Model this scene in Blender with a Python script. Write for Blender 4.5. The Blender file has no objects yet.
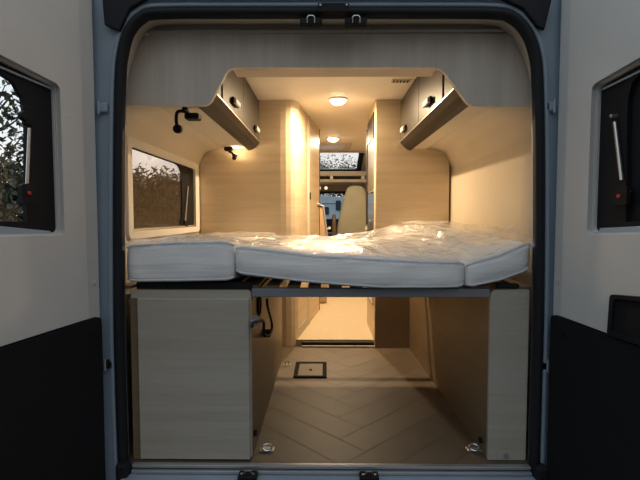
import bpy, bmesh, math, random
from mathutils import Vector, Matrix, noise
random.seed(7)
C = bpy.context.scene.collection

# ------------------------------------------------------------------ camera
FPX = 460.0
CAMZ, CAMY = 0.973, -1.755
cam_d = bpy.data.cameras.new('camera'); cam = bpy.data.objects.new('camera', cam_d); C.objects.link(cam)
cam_d.sensor_width = 36; cam_d.lens = FPX*36/640; cam_d.clip_start = 0.02; cam_d.clip_end = 300
PITCH, YAW = math.atan(24/FPX), math.atan(5/FPX)
CAMR = Matrix.Rotation(YAW, 3, 'Z') @ Matrix.Rotation(math.pi/2-PITCH, 3, 'X')
cam.location = (0, CAMY, CAMZ); cam.rotation_euler = CAMR.to_euler()
bpy.context.scene.camera = cam

# ------------------------------------------------------------------ world (evening sky)
W = bpy.data.worlds.new('evening_sky'); bpy.context.scene.world = W; W.use_nodes = True
wn = W.node_tree.nodes; wl = W.node_tree.links; wn.clear()
wo = wn.new('ShaderNodeOutputWorld'); wb = wn.new('ShaderNodeBackground')
tc = wn.new('ShaderNodeTexCoord'); sx = wn.new('ShaderNodeSeparateXYZ'); cr = wn.new('ShaderNodeValToRGB')
wl.new(tc.outputs['Generated'], sx.inputs[0]); wl.new(sx.outputs['Z'], cr.inputs[0])
e = cr.color_ramp.elements
e[0].position = 0.0; e[0].color = (1.0, .80, .70, 1)
e[1].position = 1.0; e[1].color = (.60, .69, .82, 1)
k = e.new(.12); k.color = (.95, .88, .86, 1)
k = e.new(.35); k.color = (.78, .82, .90, 1)
mr = wn.new('ShaderNodeMapRange'); mr.interpolation_type = 'SMOOTHSTEP'
wl.new(sx.outputs['Y'], mr.inputs[0])
for i_, v_ in ((1, -.75), (2, .25), (3, .75), (4, 1.3)): mr.inputs[i_].default_value = v_
tn = wn.new('ShaderNodeMapRange'); wl.new(sx.outputs['X'], tn.inputs[0]); tn.inputs[1].default_value = -1; tn.inputs[2].default_value = 1
ct = wn.new('ShaderNodeValToRGB'); ct.color_ramp.elements[0].color = (.84, .96, 1.0, 1); ct.color_ramp.elements[1].color = (1.0, .92, .82, 1)
wl.new(tn.outputs[0], ct.inputs[0]); mu_ = wn.new('ShaderNodeMix'); mu_.data_type = 'RGBA'; mu_.blend_type = 'MULTIPLY'; mu_.inputs[0].default_value = 1
wl.new(cr.outputs[0], mu_.inputs[6]); wl.new(ct.outputs[0], mu_.inputs[7])
wl.new(mu_.outputs[2], wb.inputs[0]); wl.new(mr.outputs[0], wb.inputs[1])
me_ = wn.new('ShaderNodeMapRange'); me_.interpolation_type = 'SMOOTHSTEP'; wl.new(sx.outputs['Z'], me_.inputs[0])
for i_, v_ in ((1, 0.0), (2, .7), (3, .04), (4, 1.15)): me_.inputs[i_].default_value = v_
wl.new(me_.outputs[0], mr.inputs[3])
wl.new(wb.outputs[0], wo.inputs[0])

vs = bpy.context.scene.view_settings
vs.view_transform = 'Standard'; vs.look = 'None'; vs.exposure = 0; vs.gamma = 1; vs.use_curve_mapping = False

# ------------------------------------------------------------------ pixel to place
def ray(px, py):
    return CAMR @ Vector(((px-320)/FPX, -(py-240)/FPX, -1))
O = Vector((0, CAMY, CAMZ))
def P(px, py, d):                      # d = distance in front of the camera along the van
    r = ray(px, py); return O + r*(d/r.y)
def PX(px, py, X):
    r = ray(px, py); return O + r*(X/r.x)
def PZ(px, py, Z):
    r = ray(px, py); return O + r*((Z-CAMZ)/r.z)

# ------------------------------------------------------------------ materials
def newmat(name):
    m = bpy.data.materials.new(name); m.use_nodes = True
    return m, m.node_tree.nodes, m.node_tree.links, m.node_tree.nodes['Principled BSDF']
def plain(name, col, rough=.5, metal=0, bump=0, bscale=200, coat=0, emit=None, es=0, var=.06, vscale=6):
    m, n, l, b = newmat(name)
    b.inputs['Roughness'].default_value = rough; b.inputs['Metallic'].default_value = metal
    b.inputs['Coat Weight'].default_value = coat
    tcn = n.new('ShaderNodeTexCoord')
    nz = n.new('ShaderNodeTexNoise'); nz.inputs['Scale'].default_value = vscale; nz.inputs['Detail'].default_value = 4
    l.new(tcn.outputs['Object'], nz.inputs['Vector'])
    r = n.new('ShaderNodeValToRGB')
    r.color_ramp.elements[0].position = .3; r.color_ramp.elements[1].position = .7
    r.color_ramp.elements[0].color = tuple(c*(1-var) for c in col)+(1,)
    r.color_ramp.elements[1].color = tuple(min(1, c*(1+var)) for c in col)+(1,)
    l.new(nz.outputs[0], r.inputs[0]); l.new(r.outputs[0], b.inputs['Base Color'])
    if bump:
        n2 = n.new('ShaderNodeTexNoise'); n2.inputs['Scale'].default_value = bscale; n2.inputs['Detail'].default_value = 3
        l.new(tcn.outputs['Object'], n2.inputs['Vector'])
        bp = n.new('ShaderNodeBump'); bp.inputs['Strength'].default_value = bump; bp.inputs['Distance'].default_value = .004
        l.new(n2.outputs[0], bp.inputs['Height']); l.new(bp.outputs[0], b.inputs['Normal'])
    if emit:
        b.inputs['Emission Color'].default_value = emit+(1,); b.inputs['Emission Strength'].default_value = es
    return m
def wood(name, light, dark, scale=(1.2, 1.2, 22), rough=.45):
    m, n, l, b = newmat(name); b.inputs['Roughness'].default_value = rough
    tcn = n.new('ShaderNodeTexCoord'); mp = n.new('ShaderNodeMapping'); mp.inputs['Scale'].default_value = scale
    l.new(tcn.outputs['Object'], mp.inputs[0])
    n1 = n.new('ShaderNodeTexNoise'); n1.inputs['Scale'].default_value = 1; n1.inputs['Detail'].default_value = 6; n1.inputs['Distortion'].default_value = .4
    l.new(mp.outputs[0], n1.inputs['Vector'])
    mp2 = n.new('ShaderNodeMapping'); mp2.inputs['Scale'].default_value = tuple(s*7 for s in scale)
    l.new(tcn.outputs['Object'], mp2.inputs[0])
    n2 = n.new('ShaderNodeTexNoise'); n2.inputs['Scale'].default_value = 1; n2.inputs['Detail'].default_value = 3
    l.new(mp2.outputs[0], n2.inputs['Vector'])
    mx = n.new('ShaderNodeMath'); mx.operation = 'MULTIPLY_ADD'; mx.inputs[1].default_value = .3
    ad = n.new('ShaderNodeMath'); ad.operation = 'MULTIPLY'; ad.inputs[1].default_value = .7
    l.new(n1.outputs[0], ad.inputs[0]); l.new(n2.outputs[0], mx.inputs[0]); l.new(ad.outputs[0], mx.inputs[2])
    r = n.new('ShaderNodeValToRGB'); r.color_ramp.elements[0].position = .36; r.color_ramp.elements[1].position = .64
    r.color_ramp.elements[0].color = dark+(1,); r.color_ramp.elements[1].color = light+(1,)
    l.new(mx.outputs[0], r.inputs[0]); l.new(r.outputs[0], b.inputs['Base Color'])
    return m
def glassy(name, tint, gloss=.06, rough=.02, milk=0, fres=1.45, bump=0, bscale=14):
    m, n, l, b = newmat(name); n.remove(b); out = n['Material Output']
    t = n.new('ShaderNodeBsdfTransparent'); t.inputs[0].default_value = tint+(1,)
    g = n.new('ShaderNodeBsdfGlossy'); g.inputs['Roughness'].default_value = rough
    fr = n.new('ShaderNodeFresnel'); geo = n.new('ShaderNodeNewGeometry')
    im = n.new('ShaderNodeMath'); im.operation = 'MULTIPLY_ADD'; im.inputs[1].default_value = 1/fres-fres; im.inputs[2].default_value = fres
    l.new(geo.outputs['Backfacing'], im.inputs[0]); l.new(im.outputs[0], fr.inputs[0])
    a = n.new('ShaderNodeMath'); a.operation = 'ADD'; a.inputs[1].default_value = gloss; a.use_clamp = True
    l.new(fr.outputs[0], a.inputs[0])
    mx = n.new('ShaderNodeMixShader'); l.new(a.outputs[0], mx.inputs[0]); l.new(t.outputs[0], mx.inputs[1]); l.new(g.outputs[0], mx.inputs[2])
    last = mx
    if milk:
        d = n.new('ShaderNodeBsdfDiffuse'); d.inputs[0].default_value = (.9, .9, .9, 1)
        m2 = n.new('ShaderNodeMixShader'); m2.inputs[0].default_value = milk
        l.new(mx.outputs[0], m2.inputs[1]); l.new(d.outputs[0], m2.inputs[2]); last = m2
    if bump:
        tcn = n.new('ShaderNodeTexCoord')
        nz = n.new('ShaderNodeTexNoise'); nz.inputs['Scale'].default_value = bscale; nz.inputs['Detail'].default_value = 5; nz.inputs['Distortion'].default_value = 1.2
        l.new(tcn.outputs['Object'], nz.inputs['Vector'])
        bp = n.new('ShaderNodeBump'); bp.inputs['Strength'].default_value = bump; bp.inputs['Distance'].default_value = .03
        l.new(nz.outputs[0], bp.inputs['Height']); l.new(bp.outputs[0], g.inputs['Normal']); l.new(bp.outputs[0], fr.inputs['Normal'])
    l.new(last.outputs[0], out.inputs[0])
    return m
def emis(name, col, s):
    m, n, l, b = newmat(name)
    b.inputs['Base Color'].default_value = (.9, .9, .9, 1)
    b.inputs['Emission Color'].default_value = col+(1,); b.inputs['Emission Strength'].default_value = s
    return m

M = {}
M['wood'] = wood('pale_ash_wood', (.66, .53, .365), (.56, .435, .285), (1.0, 1.0, 20))
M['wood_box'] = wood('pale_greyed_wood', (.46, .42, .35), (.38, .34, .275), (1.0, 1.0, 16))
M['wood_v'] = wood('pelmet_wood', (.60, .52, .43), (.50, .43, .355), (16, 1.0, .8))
M['wood_in'] = wood('shaded_garage_wood', (.20, .142, .082), (.16, .112, .064), (1.0, 1.0, 16))  # pale cabinet wood darkened: the garage's dim light put into the colour
M['cream'] = plain('cream_lining', (.58, .50, .385), .7, bump=.1, bscale=300, var=.02)
M['ceiling'] = plain('ceiling_panel', (.80, .74, .65), .6, var=.02)
M['locker'] = plain('locker_door_lacquer', (.055, .045, .034), .42, coat=0, var=.03)
M['rail'] = plain('dark_bronze_rail', (.024, .018, .013), .5, metal=0, var=.1)
M['chrome'] = plain('satin_chrome', (.78, .76, .72), .25, metal=.9)
M['black'] = plain('black_plastic', (.009, .009, .010), .6)
M['rubber'] = plain('black_rubber', (.014, .015, .018), .6)
M['carpet'] = plain('black_door_carpet', (.010, .010, .011), .95, bump=.5, bscale=500)
M['paint'] = plain('silver_blue_paint', (.30, .37, .44), .38, metal=.15, coat=.3, var=.05)
M['paint_d'] = plain('shaded_header_paint', (.05, .062, .085), .4, coat=.2)
M['trim'] = plain('grey_beige_door_plastic', (.57, .55, .515), .6, bump=.15, bscale=350, var=.03)
M['alu'] = plain('sill_aluminium', (.42, .43, .44), .4, metal=.7)
M['steel'] = plain('bed_rail_steel', (.24, .25, .27), .5, metal=.25)
M['slat'] = plain('beech_slat', (.30, .20, .12), .5)
M['screw'] = plain('panel_cap', (.55, .54, .5), .4)
M['grout'] = plain('plank_joint', (.10, .08, .06), .8)
M['corr'] = plain('woven_floor', (.50, .40, .26), .8, bump=.6, bscale=250, var=.12, vscale=90)
M['seat'] = plain('cream_seat_fabric', (.22, .215, .165), .85, bump=.3, bscale=250)
M['bench'] = plain('brown_beige_upholstery', (.42, .29, .17), .8, bump=.3)
M['dark_arm'] = plain('dark_brown_leather', (.07, .045, .03), .6)
M['glass'] = glassy('window_glass', (.95, .97, .98), .01)
M['glass_tint'] = glassy('tinted_acrylic', (.93, .89, .85), .03, .03)
M['frost'] = glassy('frosted_roof_vent', (.97, .96, 1.0), .02, .3, milk=.3)
M['film'] = glassy('clear_plastic_film', (.97, .97, .97), .07, .04, milk=.12, fres=1.7, bump=.55, bscale=15)
M['white'] = plain('white_gelcoat', (.76, .90, .95), .4)
M['asphalt'] = plain('asphalt', (.055, .056, .06), .9, bump=.5, bscale=60, var=.25, vscale=3)
M['bark'] = plain('bark', (.05, .038, .028), .9, bump=.6, bscale=30)
M['leaf1'] = plain('dusky_leaf', (.08, .10, .06), .7, var=.4, vscale=2)
M['leaf2'] = plain('brown_green_leaf', (.036, .032, .016), .8, var=.4, vscale=2)
M['lamp_on'] = emis('warm_lamp', (1, .78, .5), 22)
M['lamp_dim'] = emis('dim_map_lamp', (1, .80, .5), 1.6)
M['red'] = plain('red_button', (.5, .04, .03), .4)

for k_ in ('black', 'carpet', 'rubber', 'rail', 'locker'): M[k_].node_tree.nodes['Principled BSDF'].inputs['Specular IOR Level'].default_value = .22

# white quilted mattress cover
def mattress_mat():
    m, n, l, b = newmat('white_quilted_ticking'); b.inputs['Roughness'].default_value = .8
    b.inputs['Base Color'].default_value = (.84, .83, .81, 1)
    tcn = n.new('ShaderNodeTexCoord'); w = n.new('ShaderNodeTexNoise'); w.inputs['Scale'].default_value = 9; w.inputs['Detail'].default_value = 3
    v = n.new('ShaderNodeTexVoronoi'); v.inputs['Scale'].default_value = 160
    mq = n.new('ShaderNodeMapping'); mq.inputs['Scale'].default_value = (.5, .5, 5); l.new(tcn.outputs['Object'], mq.inputs[0])
    l.new(mq.outputs[0], w.inputs['Vector']); l.new(tcn.outputs['Object'], v.inputs['Vector'])
    a = n.new('ShaderNodeMath'); a.operation = 'MULTIPLY_ADD'; a.inputs[1].default_value = .06
    l.new(v.outputs['Distance'], a.inputs[0]); l.new(w.outputs[0], a.inputs[2])
    bp = n.new('ShaderNodeBump'); bp.inputs['Strength'].default_value = .3; bp.inputs['Distance'].default_value = .012
    l.new(a.outputs[0], bp.inputs['Height']); l.new(bp.outputs[0], b.inputs['Normal'])
    return m
M['ticking'] = mattress_mat()
M['piping'] = plain('mattress_piping', (.55, .56, .58), .7)

# vinyl planks: colour changes plank by plank through a mesh attribute
def plank_mat():
    m, n, l, b = newmat('oak_look_vinyl'); b.inputs['Roughness'].default_value = .5
    at = n.new('ShaderNodeAttribute'); at.attribute_name = 'tone'
    tcn = n.new('ShaderNodeTexCoord'); nz = n.new('ShaderNodeTexNoise'); nz.inputs['Scale'].default_value = 14; nz.inputs['Detail'].default_value = 5
    l.new(tcn.outputs['Object'], nz.inputs['Vector'])
    a = n.new('ShaderNodeMath'); a.operation = 'MULTIPLY_ADD'; a.inputs[1].default_value = .5
    l.new(nz.outputs[0], a.inputs[0]); l.new(at.outputs['Fac'], a.inputs[2])
    r = n.new('ShaderNodeValToRGB'); r.color_ramp.elements[0].position = .1; r.color_ramp.elements[1].position = .95
    r.color_ramp.elements[0].color = (.080, .058, .037, 1); r.color_ramp.elements[1].color = (.125, .092, .060, 1)
    l.new(a.outputs[0], r.inputs[0]); l.new(r.outputs[0], b.inputs['Base Color'])
    return m
M['plank'] = plank_mat()

# ------------------------------------------------------------------ object helpers
def base_of(bm):
    xs = [v.co for v in bm.verts]
    return Vector(((min(v.x for v in xs)+max(v.x for v in xs))/2, (min(v.y for v in xs)+max(v.y for v in xs))/2, min(v.z for v in xs)))
ORG = {}
def obj(name, bm, mat, parent=None, bevel=0, smooth=False, seg=2, solid=0):
    bmesh.ops.recalc_face_normals(bm, faces=bm.faces)
    o0 = Vector(ORG[parent.name]) if parent else base_of(bm)
    bmesh.ops.translate(bm, verts=bm.verts, vec=-o0)
    me = bpy.data.meshes.new(name); bm.to_mesh(me); bm.free()
    me.materials.append(M[mat] if isinstance(mat, str) else mat)
    o = bpy.data.objects.new(name, me); C.objects.link(o); ORG[o.name] = tuple(o0)
    if parent: o.parent = parent
    else: o.location = o0
    if smooth:
        for p in me.polygons: p.use_smooth = True
    if solid:
        s = o.modifiers.new('thickness', 'SOLIDIFY'); s.thickness = solid
    if bevel:
        b = o.modifiers.new('bevel', 'BEVEL'); b.width = bevel; b.segments = seg; b.limit_method = 'ANGLE'; b.angle_limit = math.radians(40)
    return o
def thing(name, loc, label, cat, group=None):
    o = bpy.data.objects.new(name, None); C.objects.link(o); o.empty_display_size = .05
    o.location = loc; ORG[o.name] = tuple(loc)
    return tag(o, label, cat, group)
def tag(o, label, cat, group=None):
    o['label'] = label; o['category'] = cat
    if group: o['group'] = group
    return o
def struct(o): o['kind'] = 'structure'; return o
def sthing(name, loc):
    o = bpy.data.objects.new(name, None); C.objects.link(o); o.location = loc; ORG[o.name] = tuple(loc); o['kind'] = 'structure'; return o
def dup(o, parent=None):
    c = o.copy(); C.objects.link(c); c.parent = parent; ORG[c.name] = ORG.get(o.name, (0, 0, 0))
    for ch in list(o.children): dup(ch, c)
    return c

def box(bm, x0, x1, y0, y1, z0, z1):
    vv = [bm.verts.new((x, y, z)) for x in (x0, x1) for y in (y0, y1) for z in (z0, z1)]
    for f in ((0, 1, 3, 2), (4, 6, 7, 5), (0, 4, 5, 1), (2, 3, 7, 6), (0, 2, 6, 4), (1, 5, 7, 3)):
        bm.faces.new([vv[i] for i in f])
    return vv
def mkbox(*a): bm = bmesh.new(); box(bm, *a); return bm
def prism(bm, pts, vec):                                  # pts: 3D polygon, extruded by vec
    a = [bm.verts.new(p) for p in pts]; b = [bm.verts.new(Vector(p)+Vector(vec)) for p in pts]
    n = len(a); bm.faces.new(a); bm.faces.new(b[::-1])
    for i in range(n): bm.faces.new((a[i], a[(i+1) % n], b[(i+1) % n], b[i]))
def plate(outer, holes, f3, thick):                       # f3(u, v, w) to 3D
    bm = bmesh.new(); rings = []; edges = []
    for loop in [outer]+holes:
        vv = [bm.verts.new(f3(u, v, 0)) for u, v in loop]
        for i in range(len(vv)): edges.append(bm.edges.new((vv[i], vv[(i+1) % len(vv)])))
        rings.append(vv)
    r = bmesh.ops.triangle_fill(bm, edges=edges, use_beauty=True, use_dissolve=False)
    faces = [g for g in r['geom'] if isinstance(g, bmesh.types.BMFace)]
    bm.verts.index_update()
    mp = {}
    for ring, loop in zip(rings, [outer]+holes):
        for v, (u, w) in zip(ring, loop): mp[v] = bm.verts.new(f3(u, w, thick))
    for f in faces: bm.faces.new([mp[v] for v in f.verts][::-1])
    for ring in rings:
        n = len(ring)
        for i in range(n):
            a, b = ring[i], ring[(i+1) % n]; bm.faces.new((a, b, mp[b], mp[a]))
    return bm
def rnd(pts, r, seg=5):                                   # round the corners of a 2D polygon
    out = []; n = len(pts)
    for i in range(n):
        p0, p, p1 = Vector(pts[i-1]), Vector(pts[i]), Vector(pts[(i+1) % n])
        rr = r[i] if isinstance(r, (list, tuple)) else r
        if rr <= 0: out.append(tuple(p)); continue
        a = (p0-p); b = (p1-p); la, lb = a.length, b.length
        q = min(rr, la*.48, lb*.48); s = p+a.normalized()*q; e_ = p+b.normalized()*q
        for k_ in range(seg+1):
            t = k_/seg; out.append(tuple((1-t)**2*s+2*t*(1-t)*p+t*t*e_))
    return out
def tube(bm, pts, r, n=10, closed=False, squash=None):
    pts = [Vector(p) for p in pts]; L = len(pts); rings = []
    prev = None
    for i, p in enumerate(pts):
        if closed: t = pts[(i+1) % L]-pts[i-1]
        else: t = pts[min(i+1, L-1)]-pts[max(i-1, 0)]
        t.normalize()
        if prev is None:
            up = Vector((0, 0, 1)) if abs(t.z) < .9 else Vector((0, 1, 0))
            a = t.cross(up).normalized()
        else: a = (prev-t*prev.dot(t)).normalized()
        prev = a; b = t.cross(a)
        rr = r[i] if isinstance(r, (list, tuple)) else r
        rings.append([bm.verts.new(p+a*math.cos(2*math.pi*k_/n)*rr+b*math.sin(2*math.pi*k_/n)*rr) for k_ in range(n)])
    m = L if closed else L-1
    for i in range(m):
        A, B = rings[i], rings[(i+1) % L]
        for k_ in range(n): bm.faces.new((A[k_], A[(k_+1) % n], B[(k_+1) % n], B[k_]))
    if not closed: bm.faces.new(rings[0][::-1]); bm.faces.new(rings[-1])
def mktube(pts, r, n=10, closed=False): bm = bmesh.new(); tube(bm, pts, r, n, closed); return bm
def smoothpath(pts, k_=6):
    pts = [Vector(p) for p in pts]; out = []
    for i in range(len(pts)-1):
        p0, p1, p2, p3 = pts[max(i-1, 0)], pts[i], pts[i+1], pts[min(i+2, len(pts)-1)]
        for j in range(k_):
            t = j/k_
            out.append(.5*((2*p1)+(p2-p0)*t+(2*p0-5*p1+4*p2-p3)*t*t+(3*p1-p0-3*p2+p3)*t**3))
    out.append(pts[-1]); return out
def disc(bm, c, axis, r, h, n=24):
    c = Vector(c); axis = Vector(axis).normalized(); tube(bm, [c, c+axis*h], r, n)
def mkdisc(*a, **k_): bm = bmesh.new(); disc(bm, *a, **k_); return bm

# ==================================================================== outside
GZ = -.62
struct(obj('floor', mkbox(-70, 70, -40, 110, GZ-.1, GZ), 'asphalt')).name = 'floor_ground'

# ==================================================================== van shell: dimensions
CEIL = 1.812
YP = 1.615                     # plane of the partitions
WL, WR = -.925, .915
RAILZ, UNDZ = 1.502, 1.455     # locker front lower edge, underside
LX, RX = -.480, .547           # locker front planes

# garage floor with planks laid in a herringbone
bm = mkbox(WL-.03, WR+.03, 0.005, 1.64, -.04, -.002)
gf = struct(obj('floor', bm, 'grout'))
def herring(x0, x1, y0, y1, z, w, n_):
    bm = bmesh.new(); tone = bm.faces.layers.float.new('tone'); L = w*n_; g = .0016
    c, s = math.cos(math.radians(45)), math.sin(math.radians(45))
    def add(ax, ay, bx_, by_):
        q = [(ax+g, ay+g), (bx_-g, ay+g), (bx_-g, by_-g), (ax+g, by_-g)]
        q = [((u*c-v*s)+.17, (u*s+v*c)+.1) for u, v in q]
        if max(p[0] for p in q) < x0 or min(p[0] for p in q) > x1 or max(p[1] for p in q) < y0 or min(p[1] for p in q) > y1: return
        f = bm.faces.new([bm.verts.new((p[0], p[1], z)) for p in q]); f[tone] = random.random()*.55
    for i in range(-40, 41):
        for j in range(-14, 15):
            ox, oy = i*w+j*L, i*w-j*L
            add(ox, oy, ox+L, oy+w)
            add(ox, oy+w, ox+w, oy+w+L)
    for co, no in (((x0, 0, 0), (-1, 0, 0)), ((x1, 0, 0), (1, 0, 0)), ((0, y0, 0), (0, -1, 0)), ((0, y1, 0), (0, 1, 0))):
        bmesh.ops.bisect_plane(bm, geom=bm.verts[:]+bm.edges[:]+bm.faces[:], plane_co=co, plane_no=no, clear_outer=True)
    return bm
bm = herring(WL, WR, .012, 1.60, 0, .15, 4)
pk = obj('planks', bm, 'plank', gf)

# raised corridor floor, its edge
bm = bmesh.new(); box(bm, -.95, .95, 1.66, 6.2, -.04, .045)
struct(obj('floor', bm, 'corr')).name = 'floor_corridor'
bm = mkbox(-.17, .385, 1.625, 1.659, 0.0, .036); struct(obj('trim_4', bm, 'rail', bevel=.004))
bm = mkbox(-.17, .385, 1.612, 1.624, 0.0, .012); struct(obj('trim_5', bm, 'cream', bevel=.004))

# ceiling, with the hole of the roof vent
f3c = lambda u, v, w: Vector((u, v, CEIL+w))
VH = [(-.34, 3.62), (.24, 3.62), (.24, 4.06), (-.34, 4.06)]
bm = plate([(WL-.02, .17), (WR+.02, .17), (WR+.02, 4.42), (WL-.02, 4.42)], [VH], f3c, .04)
struct(obj('ceiling', bm, 'ceiling'))

# side walls: profile swept along the van, window hole on the left
WIN = (.43, 1.505, .895, 1.308)          # y0 y1 z0 z1
def sidewall(sgn, X, hole):
    prof = [(-.02, X), (.5, X), (WIN[2], X), (1.10, X), (WIN[3], X), (1.312, X-.003), (1.33, X-.012), (1.40, X-.048), (1.415, X-.06), (1.437, X-.11), (1.445, X-.17), (1.47, X-.19), (CEIL+.04, X-.2)]
    prof = [(z+(.015 if z > WIN[3] else 0), sgn*x) for z, x in prof]
    ys = [.115, WIN[0], WIN[1], 1.612]
    bm = bmesh.new(); g = [[bm.verts.new((x, y, z)) for z, x in prof] for y in ys]
    for i in range(len(ys)-1):
        for j in range(len(prof)-1):
            if hole and i == 1 and j in (2, 3): continue
            bm.faces.new((g[i][j], g[i+1][j], g[i+1][j+1], g[i][j+1]))
    n = []
    me = obj('wall_left' if sgn < 0 else 'wall_right', bm, 'cream')
    for i_, p in enumerate(me.data.polygons): p.use_smooth = True
    s = me.modifiers.new('thickness', 'SOLIDIFY'); s.thickness = .035
    # grow outwards whichever way the normals fell
    nx = me.data.polygons[0].normal.x
    s.offset = 1 if nx*sgn > 0 else -1
    return struct(me)
for s_, X_ in ((-1, -WL), (1, WR)):
    struct(obj('wall', mkbox(*(sorted((s_*(X_+.004), s_*(X_+.035)))), 1.614, 4.41, -.1, CEIL-.001), 'cream')).name = 'wall_front_left' if s_ < 0 else 'wall_front_right'
wl_ = sidewall(-1, -WL, True); wr_ = sidewall(1, WR, False)

# side window on the left
w1 = sthing('window_1', (WL, (WIN[0]+WIN[1])/2, WIN[2]))
fw = lambda u, v, w: Vector((WL+.012+w, u, v))
def rect(y0, y1, z0, z1): return [(y0, z0), (y1, z0), (y1, z1), (y0, z1)]
fo = rnd(rect(WIN[0]-.05, WIN[1]+.09, WIN[2]-.035, WIN[3]+.045), .04)
fi = rnd(rect(WIN[0]+.004, WIN[1]-.004, WIN[2]+.004, WIN[3]-.004), .02)
obj('window_frame', plate(fo, [fi], fw, -.045), 'ceiling', w1, bevel=.006)
fw2 = lambda u, v, w: Vector((WL-.008+w, u, v))
obj('glass', plate(rnd(rect(WIN[0]-.01, WIN[1]-.02, WIN[2]-.01, WIN[3]+.01), .01), [], fw2, -.004), 'glass_tint', w1)
gi = rnd(rect(WIN[0]+.02, WIN[1]-.27, WIN[2]+.012, WIN[3]-.012), [.02, .09, .14, .02])
obj('black_border', plate(rect(WIN[0]-.005, WIN[1]+.005, WIN[2]-.005, WIN[3]+.005), [gi], lambda u, v, w: Vector((WL-.004+w, u, v)), -.003), 'black', w1)
obj('lower_rail', mkbox(WL-.003, WL--.012, WIN[0], WIN[1], WIN[2]+.004, WIN[2]+.016), 'chrome', w1)
obj('stay_arm', mktube([(WL+.008, WIN[1]-.25, .94), (WL+.008, WIN[1]-.18, 1.17)], .006), 'chrome', w1)
obj('catch', mkbox(WL-.003, WL--.014, WIN[1]-.26, WIN[1]-.21, WIN[2]+.006, WIN[2]+.05), 'black', w1, bevel=.006)

# ------------------------------------------------------------------ rear body frame round the opening
D0 = 1.755
ring_px = [(124, 470), (121, 380), (119.5, 300), (119.5, 165), (121, 80), (124, 52), (130, 32), (142, 18.5), (160, 14), (240, 13.5), (330, 13.5), (420, 13.5), (492, 14), (512, 18.5), (526, 33), (534, 54), (537, 84), (538.5, 165), (538, 300), (536, 380), (533.5, 470)]
ringP = smoothpath([P(x, y, D0) for x, y in ring_px], 4)
ring2 = [(p.x, p.z) for p in ringP]
zb = ring2[0][1]
def offs(pts, d):
    cx, cz = .015, .9; out = []
    for i, p in enumerate(pts):
        a = Vector(pts[max(i-1, 0)]); b = Vector(pts[min(i+1, len(pts)-1)]); t = (b-a).normalized()
        n = Vector((-t.y, t.x)); out.append((p[0]+n.x*d, p[1]+n.y*d))
    return out
hole = offs(ring2, .004)
hole = [(hole[0][0], -.03)]+hole[1:-1]+[(hole[-1][0], -.03)]
ffr = lambda u, v, w: Vector((u, .0+w, v))
outer = [(-1.0, -.30), (1.03, -.30), (1.03, 1.3), (.97, 1.9), (.85, 2.06), (-.82, 2.06), (-.94, 1.9), (-1.0, 1.3)]
struct(obj('wall_rear', plate(outer, [hole], ffr, .07), 'paint', bevel=.006))
# pressed channel of the pillars and header: a second raised step just outside the seal
st_o = offs(ring2, .034); st_i = offs(ring2, .012)
bm = bmesh.new()
n_ = len(ring2)
v0 = [bm.verts.new((p[0], 0, p[1])) for p in offs(ring2, .040)]
v1 = [bm.verts.new((p[0], -.016, p[1])) for p in offs(ring2, .034)]
v2 = [bm.verts.new((p[0], -.016, p[1])) for p in offs(ring2, .020)]
v3 = [bm.verts.new((p[0], 0.0, p[1])) for p in offs(ring2, .016)]
for A, B in ((v0, v1), (v1, v2), (v2, v3)):
    for i in range(n_-1): bm.faces.new((A[i], A[i+1], B[i+1], B[i]))
struct(obj('trim_1', bm, 'paint', smooth=True))
# header in dark shade-coloured plastic
hp = [P(105, -8, D0), P(548, -8, D0), P(548, 3, D0), P(541, 33, D0), P(534, 30, D0), P(520, 12, D0), P(497, 1.5, D0), P(330, 1, D0), P(152, 1.5, D0), P(133, 12, D0), P(123, 34, D0), P(108, 28, D0)]
struct(obj('trim_2', plate([(p.x, p.z) for p in hp], [], lambda u, v, w: Vector((u, -.012+w, v)), -.02), 'rubber', bevel=.005))
# rubber seal
bm = bmesh.new()
sec = [(-.016, -.006), (-.014, -.022), (0, -.030), (.014, -.022), (.017, .0), (.012, .02), (-.012, .02)]
rows = []
for d_, y_ in sec:
    rows.append([bm.verts.new((p[0], y_, p[1])) for p in offs(ring2, -d_)])
for k_ in range(len(sec)):
    A, B = rows[k_], rows[(k_+1) % len(sec)]
    for i in range(n_-1): bm.faces.new((A[i], A[i+1], B[i+1], B[i]))
bm.faces.new([r[0] for r in rows]); bm.faces.new([r[-1] for r in rows][::-1])
struct(obj('trim_3', bm, 'rubber', smooth=True))
# cream lining from the seal to the pelmet
bm = bmesh.new()
A = [bm.verts.new((p[0], .012, p[1])) for p in offs(ring2, -.016)]
B, Cc = [], []
for p in offs(ring2, -.012):
    k_ = min(1, max(0, (p[1]-1.42)/.2)); sg = -1 if p[0] < 0 else 1
    B.append(bm.verts.new((p[0]+sg*.010*(1-k_), .026+.052*k_, p[1]+.004*k_)))
    fl = (1-k_)*(.915-abs(p[0])) + k_*.03
    Cc.append(bm.verts.new((p[0]+sg*fl*(1 if abs(p[0]) > .3 else 0), .116+.01*k_, p[1]+.10*k_)))
for i in range(n_-1):
    bm.faces.new((A[i], A[i+1], B[i+1], B[i])); bm.faces.new((B[i], B[i+1], Cc[i+1], Cc[i]))
struct(obj('trim_6', bm, 'cream', smooth=True))

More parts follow.
